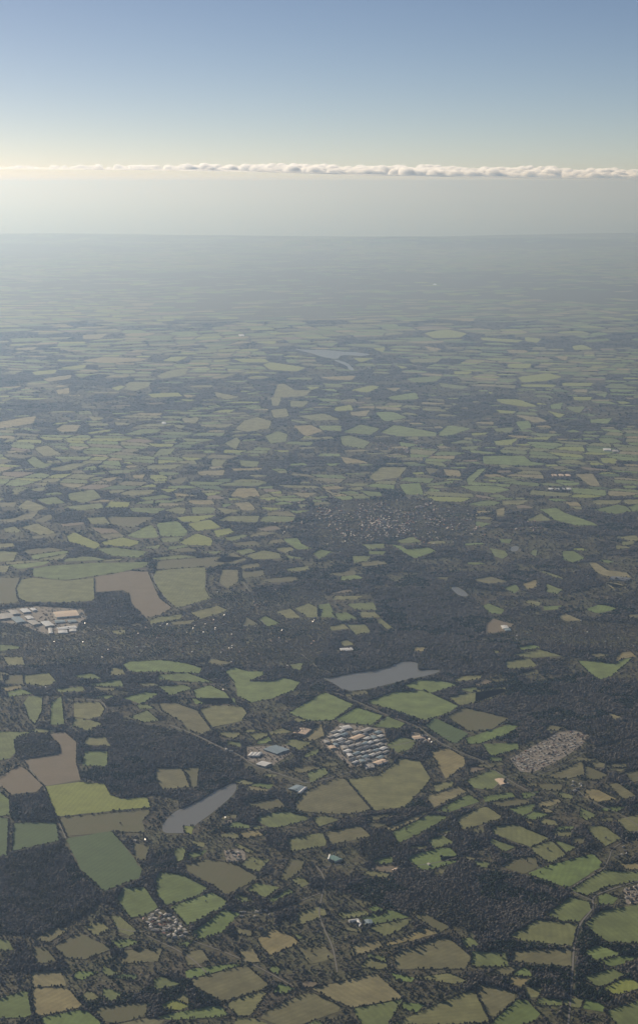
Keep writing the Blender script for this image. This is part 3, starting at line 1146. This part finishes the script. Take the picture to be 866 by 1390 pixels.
# business park with the big tan roof
shed("75,830.5 105.5,828 106.7,835.5 75,838", 10, 'tan', 'white', 'largest warehouse of the business park, long with a pale orange roof')
shed("78,851.5 104,849 104,852.5 79,855", 8, 'white', 'cream', 'long narrow warehouse with a cream roof, below the orange-roofed one')
shed("79,856 92,855 92,858.5 80,860", 5, 'white', 'white', 'low white unit just below the narrow cream-roofed warehouse')
shed("94,854 104,853 104,856.5 95,857.5", 5, 'pale', 'white', 'low white unit at the right end of the narrow cream-roofed warehouse')
shed("12,829 22,827.5 28,832.5 18,834.5", 8, 'cement', 'grey', 'grey warehouse at the top of the business park, second row')
shed("27,827 37,825.5 43,830 33,832", 8, 'white', 'grey', 'white-roofed warehouse in the top row beside a grey one')
shed("41,826 47,825 51,828 45,829", 7, 'white', 'white', 'small white-roofed unit at the top right end of the warehouse row')
shed("34,837 42,835.5 47,839 39,841", 8, 'white', 'grey', 'square white-roofed warehouse in the middle of the grey sheds')
shed("-4,834 14,832 22,838 0,841", 8, 'cement', 'grey', 'wide grey-roofed warehouse at the left end of the business park')
shed("15,838.5 26,836.5 35,843 24,846", 8, 'blue', 'grey', 'blue-grey warehouse between the wide grey one and the white-roofed ones')
shed("37,843 46,841 56,846 46,849", 8, 'cement', 'grey', 'grey shed right of the blue-grey warehouse')
shed("56,844.5 66,842.5 74,848 63,851", 8, 'white', 'grey', 'white-roofed warehouse nearest the narrow cream-roofed one')
shed("66,853 71,852 72.5,859 67,860", 6, 'pale', 'white', 'small upright pale unit left of the narrow cream-roofed warehouse')
shed("74,842.5 88,841.5 89,844.5 76,845.5", 6, 'blue', 'grey', 'low blue-grey unit directly below the orange-roofed warehouse')
shed("92,842 104,841 105,844 93,845", 6, 'blue', 'grey', 'second low blue-grey unit below the right end of the orange roof')
for k, (a, b) in enumerate(((111, 833), (114, 837), (119, 838), (122, 840))):
    place_house(a, b, 5, 'small bright white building in the yard right of the orange-roofed warehouse', 'small white buildings by the orange roof', 1.5)

# central trading estate
shed("476,1001 490,995.5 493.5,999.5 479,1005.5", 8, 'tan', 'cream', 'largest cream-roofed shed in the middle of the trading estate')
shed("490,991 502,986.5 504.5,990 492,995", 8, 'cement', 'grey', 'grey-cream shed behind the largest cream-roofed one on the estate')
shed("462,986 474,984 476,988 464,990", 7, 'white', 'white', 'white-roofed shed at the far top corner of the trading estate')
shed("507,1034 521,1029.5 525,1033.5 511,1039", 8, 'tan', 'white', 'bright tan-roofed shed at the near corner of the trading estate')
shed("494,1039 505,1036 509,1041 498,1044", 7, 'cement', 'grey', 'dull grey-brown shed beside the bright tan-roofed one')
shed("446,1013.5 453,1011 456,1014.5 449,1017", 6, 'tan', 'cream', 'small tan shed at the left edge of the trading estate')
est = pts("436,1006 462,984 519,991 526,1020 514,1030 490,1038 476,1034 468,1018 448,1010")
em = mask.copy(); mask[:] = 0; fill(est, 1)
taken = [(484, 1000, 11), (497, 990, 9), (469, 987, 8), (516, 1034, 11), (501, 1040, 8), (451, 1014, 5)]
n = 0
for row in range(14):
    for cl in range(14):
        px = 436 + cl * 8.6 + row * 3.6 - 20 + rng.uniform(-1, 1)
        py = 982 + row * 5.2 - cl * 1.6 + 12 + rng.uniform(-.7, .7)
        if not look(np.array([px]), np.array([py]))[0] or any(abs(px - a) < r and abs(py - b) < r * .55 for a, b, r in taken): continue
        if rng.random() < .12: continue
        l = rng.uniform(2.4, 4.2); w = rng.uniform(1.0, 1.7)
        dx, dy = l, -l * .42
        ex, ey = w * .9, w * 1.1
        quad = [(px - dx - ex, py - dy - ey), (px + dx - ex, py + dy - ey), (px + dx + ex, py + dy + ey), (px - dx + ex, py - dy + ey)]
        rf = rng.choice(['pale', 'cement', 'blue', 'white', 'slate', 'cement'])
        shed(quad, rng.uniform(5, 7.5), rf, rng.choice(['grey', 'white', 'cream']),
             {'pale': 'pale-roofed', 'cement': 'grey-roofed', 'blue': 'blue-grey', 'white': 'white-roofed', 'slate': 'dark-roofed'}[rf] + ' small shed packed into the rows of the central trading estate',
             'small sheds of the trading estate, ' + rf, name='industrial_shed', cat='shed')
        n += 1
mask[:] = em

# works left of the estate
shed("398,994 407,988 422,990 414,998", 9, 'tan', 'cream', 'broad cream-roofed shed on its own by the brown paddock, left of the trading estate')
for k, (a, lab) in enumerate(((337, 'first'), (342, 'second'), (347, 'third'))):
    shed([(a, 1025), (a + 5, 1020.5), (a + 9, 1022), (a + 4, 1027)], 7, 'white', 'white', f'{lab} from the lane of three joined white-roofed bays')
shed("347,1037 357,1033 369,1036 360,1040.5", 7, 'white', 'cream', 'long cream-white shed just below the three white bays')
shed("358,1017 374,1011 392,1017 377,1024", 6, 'blue', 'grey', 'wide dull blue-grey shed behind the three white bays')
shed("392,1070 403,1065 416,1069 404,1075", 5, 'blue', 'grey', 'glasshouse-like blue shed below the lane past the white bays')
shed("405,1075.5 414,1068 417,1069 408,1077", 5, 'white', 'white', 'thin white building at the right side of the blue shed')
shed("559.5,999.5 571,998 572,1002 561,1004", 8, 'tan', 'white', 'bright cream barn at the top of the small yard between the pastures')
for a, b in ((575, 999), (579, 1002), (583, 1005), (577, 1007), (586, 1009), (571, 1008)):
    place_house(a, b, int(rng.integers(2, 5)), 'grey outbuilding in the small yard beside the bright cream barn', 'outbuildings by the bright cream barn', 1.5)
shed("672,1058 681,1056 690,1063 680,1066", 6, 'tan', 'cream', 'low tan-roofed barn below the storage yard, next to a pasture')
shed("447,1165 450,1160 461,1164 459,1171", 8, 'green', 'white', 'large pale green-roofed hall among trees beside the drive')
shed("445,1166 447,1160 449,1160.5 447,1167", 8, 'white', 'white', 'tall narrow white gable building at the end of the green hall')
shed("532,1180.5 538,1178 541,1180 535,1183", 5, 'tan', 'cream', 'single cream barn in a gap in the dark wood')
shed("473,1249 486,1247 487,1249.5 474,1251.5", 5, 'white', 'white', 'upper wing of the white L-shaped building')
shed("484,1249 487,1248 492,1256.5 488,1258.5", 5, 'white', 'white', 'lower wing of the white L-shaped building')
shed("494,1249 504,1248 506,1253 496,1255", 6, 'blue', 'grey', 'grey-roofed hall right of the white L-shaped building')
shed("462,880 478,879 479,882.5 463,883.5", 7, 'white', 'white', 'long white building alone among trees above the long grey lake')
shed("680,850 687,848 690,852 683,854", 7, 'white', 'white', 'white building in the bare tan quarry')
shed("684,853.5 691,852 693,855 686,857", 6, 'blue', 'grey', 'blue-grey building in the bare tan quarry')
shed("827,782 852,784 856,789 830,786", 6, 'slate', 'grey', 'long dark shed beside the straw fields in the distance')
for a, lab in ((744, 'leftmost'), (752, 'second from the left'), (760, 'second from the right'), (768, 'rightmost')):
    shed([(a, 663), (a + 6, 661.8), (a + 7, 664), (a + 1, 665)], 9, 'white', 'white', f'{lab} of four far white warehouses in a row by the railway line')
for a, lab in ((748, 'leftmost'), (757, 'middle'), (766, 'rightmost')):
    shed([(a, 644), (a + 7, 643.5), (a + 8, 646), (a + 1, 647)], 10, 'tan', 'brick', f'{lab} of three far pinkish blocks above the four white warehouses')
shed("818,609 828,608.5 829,611 819,611.5", 12, 'white', 'white', 'far bright white warehouse near the right side woods')
shed("830,611 838,610.5 839,613 831,613.5", 9, 'cement', 'grey', 'grey warehouse right beside the far bright white one')
shed("324,454 331,453.5 332,456 325,456.5", 14, 'white', 'white', 'very distant single white building left of the reservoir')
shed("220,573 225,572.5 226,575 221,575.5", 10, 'white', 'white', 'far white farm building among fields, left part of the middle distance')
shed("587,385.4 592,385.2 592,386.6 588,386.8", 16, 'white', 'white', 'farthest white speck of a building, near the downs')

# farms, hamlets and villages
houses = 0


def cluster(poly, n, label, group, vs=(0, 1, 2, 3), sc=1.0, rot=None):
    global houses, mask
    keep = mask.copy(); mask[:] = 0; P_ = pts(poly); fill(P_, 1)
    got = []
    for _ in range(n * 60):
        if len(got) >= n: break
        px, py = rng.uniform(P_[:, 0].min(), P_[:, 0].max()), rng.uniform(P_[:, 1].min(), P_[:, 1].max())
        if not look(np.array([px]), np.array([py]))[0] or any(abs(px - a) < 4.6 * sc and abs(py - b) < 2.6 * sc for a, b in got): continue
        got.append((px, py))
    mask = keep
    for px, py in got:
        v = int(rng.choice(vs))
        word = ['brick house with a red tile roof', 'cream house with a red tile roof', 'cream house with a grey roof', 'brick house with a grey roof', 'white house with a pale grey roof', 'white house with a pale roof'][v]
        place_house(px, py, v, word + ' ' + label, group + f', {word}', sc, rot); houses += 1


cluster("192,1250 214,1237 231,1242 254,1262 253,1271 240,1275 214,1268", 50, 'in the village below the fields', 'village below the fields', (1, 1, 4, 5, 5, 5), 1.2)
cluster("318,1236 336,1238 368,1234 370,1244 340,1246 320,1246", 10, 'in the short row under the narrow paddocks', 'row under the paddocks', (2, 4, 5, 3), .9)
cluster("842,1209 872,1200 872,1226 852,1228", 17, 'by the road bend', 'estate by the road bend', (1, 1, 4, 2), 1.0, .3)
cluster("828,1152 850,1146 856,1160 838,1168", 6, 'in the hamlet above the road bend', 'hamlet above the bend', (2, 3, 4), 1.0)
cluster("772,1060 792,1062 790,1074 776,1074", 6, 'in the farmyard among brown fields', 'farmyard among brown fields', (4, 5, 2), 1.1)
cluster("308,1156 330,1154 331,1167 312,1168", 6, 'in the farmyard above the brown field', 'farmyard above the brown field', (1, 4, 5), 1.1)
cluster("306,1108 326,1108 325,1116 308,1117", 4, 'in the pale yard by the tapering lake', 'pale yard by the lake', (2, 4, 1), 1.0)
cluster("370,860 382,860 382,875 368,872", 9, 'above the big paddock', 'cluster above the big paddock', (2, 3, 1), 1.0)
cluster("344,812 362,816 360,830 346,824", 9, 'near the straw fields', 'cluster near the straw fields', (1, 2, 3), 1.0)
cluster("50,933 66,932 66,942 52,941", 5, 'among green strips', 'white farm among green strips', (4, 5), 1.1)
cluster("8,904 44,906 44,913 8,911", 9, 'in the terrace at the suburb edge', 'terrace at the edge of the suburb', (2, 4), .85, 0)
cluster("120,855 300,850 330,880 290,890 150,900 60,893 40,880", 34, 'scattered in the wooded suburb', 'wooded suburb', (2, 3, 0, 1, 3), .85)
cluster("700,845 860,850 860,882 820,876 700,868", 22, 'among trees above the pasture corner', 'houses above the pasture corner', (2, 4, 3), .9)
cluster("175,1139 204,1141 203,1145 178,1144", 4, 'beside the brightest white house', 'cottages by the white house', (0, 2, 3), .9)
for a, b, lab in ((184, 1142, 'brightest small white house, beside the dark green wheat field'), (325, 848, 'left one of two bright white houses by a small brown field'),
                  (332, 850.5, 'right one of two bright white houses by a small brown field'), (186, 879, 'left one of two white towers of houses in the wooded suburb'),
                  (196, 878.5, 'right one of two white houses above the pale clearing'), (268, 872, 'single white house in the middle of the wooded suburb'),
                  (549, 866, 'single white house between the dark wood and the long lake'), (308, 1017.5, 'white house at the lane, left of its grey neighbour'),
                  (314, 1020, 'grey-white house at the lane, right beside the white house'), (582, 1174, 'tiny white house in the wood above the evergreens'),
                  (661, 1272.5, 'white house among gardens below the large mixed wood'), (668, 1277, 'cream house among gardens just below the white one'),
                  (257, 1026, 'lone pinkish house in the curved brown wood'), (296, 804, 'lone white house beside the square brown field'),
                  (788, 843, 'white house at the tip of the straw field'), (829, 878, 'white house at the top of the pasture corner')):
    place_house(a, b, 1 if 'pinkish' in lab or 'cream' in lab else 5, lab, None, 1.3 if b > 1000 or lab.startswith(('left one', 'right one')) else 1.05)

# storage yard of many small pale units
yard = pts("694,1030 755,997 777,992 797,999 786,1012 753,1033 722,1047 708,1045")
em = mask.copy(); mask[:] = 0; fill(yard, 1)
n = 0
for row in range(16):
    for cl in range(26):
        px = 690 + cl * 4.7 + row * 2.6 - 10 + rng.uniform(-.9, .9)
        py = 1030 + row * 2.9 - cl * 2.0 - 4 + rng.uniform(-.6, .6)
        if not look(np.array([px]), np.array([py]))[0] or rng.random() < .42 or n >= 105: continue
        v = int(rng.choice([1, 4, 5, 5, 5]))
        u_ = place_house(px, py, v, ['', 'red-roofed', '', '', 'grey', 'pale'][v] + ' small unit packed in the storage yard between the flat brown woods and fields', 'units of the storage yard, ' + ['', 'red', '', '', 'grey', 'pale'][v], 1.05, .5,
                    name='storage_unit', cat='storage unit')
        u_.scale.z *= .5; u_.rotation_euler.z = float(rng.choice([.5, 2.07])) + rng.normal(0, .25); u_.scale.x *= rng.uniform(.7, 1.1)
        n += 1
mask[:] = em


# the far town reads as one mass of roofs
def town_mass(polys, n, name, label):
    global mask
    V, T, MI = [], [], []
    b0 = 0
    keep = mask.copy()
    for poly, k, sc in polys:
        mask[:] = 0; P_ = pts(poly); fill(P_, 1)
        c = 0
        while c < k:
            px = rng.normal(P_[:, 0].mean(), (P_[:, 0].max() - P_[:, 0].min()) * .27); py = rng.normal(P_[:, 1].mean(), (P_[:, 1].max() - P_[:, 1].min()) * .27)
            if py < 400 or keep[int((py - Y0) * SC), int((px - X0) * SC)] in (1, 2): continue
            if vn(px * 10, py * 30, 130, 91) < .38: continue
            x, y = g(px, py); a = rng.choice([.2, 1.77]) + rng.normal(0, .2)
            L, W, h, rh = sc * rng.uniform(6, 13), sc * 5, 5.5, 3.5
            W4 = np.array([(-L, -W, 0), (L, -W, 0), (L, W, 0), (-L, W, 0), (-L, -W, h), (L, -W, h), (L, W, h), (-L, W, h), (-L, 0, h + rh), (L, 0, h + rh)])
            R_ = np.array([[math.cos(a), math.sin(a), 0], [-math.sin(a), math.cos(a), 0], [0, 0, 1]])
            W4 = W4 @ R_ + (x, y, .4)
            V.append(W4)
            wm = int(rng.choice([0, 0, 0, 1, 1])); rm = 3 + int(rng.choice([0, 0, 1, 3, 3, 1, 2]))
            for f, m in (((0, 1, 5), wm), ((0, 5, 4), wm), ((2, 3, 7), wm), ((2, 7, 6), wm), ((1, 2, 6), wm), ((1, 6, 5), wm), ((5, 6, 9), wm), ((3, 0, 4), wm), ((3, 4, 7), wm), ((4, 8, 7), wm),
                         ((4, 5, 9), rm), ((4, 9, 8), rm), ((6, 7, 8), rm), ((6, 8, 9), rm)):
                T.append([b0 + i for i in f]); MI.append(m)
            b0 += 10; c += 1
    mask = keep
    o = obj(name, mesh_np(name, np.concatenate(V), np.array(T), [WALLS['brick'], WALLS['stone'], WALLS['cream'], ROOFS['tile'], ROOFS['cement'], ROOFS['house_pale'], ROOFS['slate']], MI))
    tag(o, label, kind='stuff')


town_mass([("430,690 500,682 580,678 636,692 638,708 590,730 530,724 470,742 436,738", 900, 1.0), ("556,684 578,683 580,689 558,690", 60, 1.2), ("433,698 460,692 462,702 436,706", 70, 1.1),
           ("510,600 580,604 590,622 540,625", 120, 1.1), ("770,550 800,552 798,560 772,560", 50, 1.1), ("370,640 400,660 440,690 420,720 400,700", 90, 1.0),
           ("690,700 740,710 730,720 690,712", 70, 1.0), ("110,850 300,850 440,800 450,870 330,900 150,900", 110, .9)], 0, 'town_houses', 'roofs of the far town and outlying estates seen as one pale speckle')

# ------------------------------------------------------------------ clouds: a cumulus bank over the sea, beyond and above the haze
M_CLOUD = bpy.data.materials.new('cloud'); M_CLOUD.use_nodes = True
nt = M_CLOUD.node_tree; nt.nodes.remove(nt.nodes['Principled BSDF'])
vsn = nt.nodes.new('ShaderNodeVolumeScatter')
vsn.inputs['Color'].default_value = (.955, .93, .905, 1)
vsn.inputs['Density'].default_value = CLOUD_D
vsn.inputs['Anisotropy'].default_value = 0.35
nt.links.new(vsn.outputs[0], nt.nodes['Material Output'].inputs['Volume'])
try: M_CLOUD.cycles.homogeneous_volume = True
except Exception: pass
tx = [-300, 0, 200, 400, 600, 750, 866, 1166]; ty = [228, 226.5, 225, 222.5, 223, 225.5, 229, 236]
bx_ = [-300, 0, 200, 350, 480, 600, 750, 866, 1166]; by_ = [229.5, 229, 230.5, 233, 237, 239.5, 242, 243.5, 245]
GX = np.arange(-52000, 52001, 110.0); GY = np.arange(176000, 214000, 190.0)
cxx, cyy = np.meshgrid(GX, GY, indexing='ij')
ppx = CX + F * cxx / 195e3
up = lambda py: H + (HY - py) / F * 195e3
zb = up(np.interp(ppx, bx_, by_)); zt = up(np.interp(ppx, tx, ty))
tt = (cyy - GY[0]) / (GY[-1] - GY[0])
hump = np.zeros_like(cxx)
for k in range(5200):
    ax, ay = rng.uniform(GX[0], GX[-1]), rng.uniform(GY[0] + 800, GY[-1] - 800)
    px = CX + F * ax / 195e3
    if rng.random() > np.interp(px, [-160, 0, 150, 330, 430, 866, 1030], [.20, .28, .42, .7, 1, 1, .8]): continue
    if vn(ax, ay, 2600, 71) < np.interp(px, [0, 350, 500], [.60, .54, .48]): continue
    r = rng.uniform(.30, 1.0) ** 1.3 * 880 * np.interp(px, [0, 400], [.55, 1.0])
    i0, i1 = np.searchsorted(GX, [ax - r, ax + r]); j0, j1 = np.searchsorted(GY, [ay - r, ay + r])
    d2 = ((cxx[i0:i1, j0:j1] - ax) ** 2 + (cyy[i0:i1, j0:j1] - ay) ** 2) / (r * r)
    hump[i0:i1, j0:j1] = np.maximum(hump[i0:i1, j0:j1], np.sqrt(np.clip(1 - d2, 0, 1)) * r * .62 * (1 + .25 * rng.normal()))
thick = (zt - zb)
topz = np.where(hump > 15, zb + thick * .66 * tt ** .9 * (.7 + .5 * vn(cxx, cyy, 2500, 72)) + hump, zb + 2.0)
edge = (np.arange(len(GX)) == 0) | (np.arange(len(GX)) == len(GX) - 1)
topz[edge] = zb[edge] + 2; topz[:, 0] = zb[:, 0] + 2; topz[:, -1] = zb[:, -1] + 2
ni, nj = cxx.shape
Vt = np.stack([cxx, cyy, topz], -1).reshape(-1, 3); Vb = np.stack([cxx, cyy, zb], -1).reshape(-1, 3)
ii = (np.arange(ni - 1)[:, None] * nj + np.arange(nj - 1)[None]).ravel()
Qt = np.stack([ii, ii + nj, ii + nj + 1, ii + 1], 1); Qb = np.stack([ii, ii + 1, ii + nj + 1, ii + nj], 1) + ni * nj
rim = np.concatenate([np.arange(ni) * nj, (ni - 1) * nj + np.arange(1, nj), np.arange(ni - 2, -1, -1) * nj + nj - 1, np.arange(nj - 2, 0, -1)])
rn = np.roll(rim, -1); Qs = np.stack([rim, rn, rn + ni * nj, rim + ni * nj], 1)[:, ::-1]
me = mesh_np('clouds', np.concatenate([Vt, Vb]), np.concatenate([Qt, Qb, Qs]), [], quads=True)
me.materials.append(M_CLOUD)
tag(obj('clouds', me), 'long low bank of cream cumulus clouds lying along the horizon over the sea', kind='stuff')

# ------------------------------------------------------------------ haze
HT = HAZE_TOP
a, b0_, b1 = 421000.0, -31000.0, 421000.0
V = [(-a, b0_, -24), (a, b0_, -24), (a, b1, -24), (-a, b1, -24), (-a, b0_, H + HT), (a, b0_, H + HT), (a, b1, H + HT), (-a, b1, H + HT)]
mh = bpy.data.materials.new('haze'); mh.use_nodes = True
nt = mh.node_tree; nt.nodes.remove(nt.nodes['Principled BSDF'])
pv = nt.nodes.new('ShaderNodeVolumePrincipled')
pv.inputs['Color'].default_value = (*HAZE_COL, 1)
pv.inputs['Absorption Color'].default_value = (*HAZE_AB, 1)
pv.inputs['Density'].default_value = HAZE_D
pv.inputs['Density Attribute'].default_value = ''
pv.inputs['Anisotropy'].default_value = HAZE_G
nt.links.new(pv.outputs[0], nt.nodes['Material Output'].inputs['Volume'])
try: mh.cycles.homogeneous_volume = True
except Exception: pass
me = mesh_py('haze', V, [(3, 2, 1, 0), (4, 5, 6, 7), (0, 1, 5, 4), (1, 2, 6, 5), (2, 3, 7, 6), (3, 0, 4, 7)], [])
me.materials.append(mh)
tag(obj('haze', me), 'pale warm haze filling the air over the land and sea', kind='stuff')

# ------------------------------------------------------------------ light
AZ, EL = math.radians(SUN_AZ), math.radians(SUN_EL)      # azimuth from +Y towards +X
w = bpy.data.worlds.new('World'); S.world = w; w.use_nodes = True
nt = w.node_tree
sky = nt.nodes.new('ShaderNodeTexSky'); sky.sky_type = 'NISHITA'; sky.sun_disc = False
sky.sun_elevation = EL; sky.sun_rotation = AZ
sky.altitude = SKY_ALT; sky.air_density = SKY_AIR; sky.dust_density = SKY_DUST; sky.ozone_density = SKY_OZ
bg = nt.nodes['Background']; bg.inputs['Strength'].default_value = SKY_S
gm = nt.nodes.new('ShaderNodeGamma'); gm.inputs[1].default_value = 1.1
nt.links.new(sky.outputs[0], gm.inputs[0])
nt.links.new(mix(nt, 1.0, gm.outputs[0], SKY_TINT, 'MULTIPLY'), bg.inputs['Color'])
sd = bpy.data.lights.new('sun', 'SUN'); sd.energy = SUN_S; sd.angle = math.radians(.55); sd.color = SUN_COL
so = bpy.data.objects.new('sun', sd); COL.objects.link(so)
dirv = Vector((math.sin(AZ) * math.cos(EL), math.cos(AZ) * math.cos(EL), math.sin(EL)))
so.rotation_euler = dirv.to_track_quat('Z', 'Y').to_euler()
so.location = (0, 0, 5000)
vs = S.view_settings
vs.view_transform = 'Standard'; vs.look = 'None'; vs.gamma = 1.0; vs.use_curve_mapping = False; vs.exposure = EXPO
S.display_settings.display_device = 'sRGB'
cy = S.cycles
cy.volume_bounces = 4; cy.max_bounces = 6; cy.diffuse_bounces = 3; cy.glossy_bounces = 2; cy.transmission_bounces = 2
cy.use_denoising = True
try: cy.denoiser = 'OPENIMAGEDENOISE'; cy.denoising_input_passes = 'RGB_ALBEDO_NORMAL'
except Exception: pass
cy.sample_clamp_indirect = 4.0
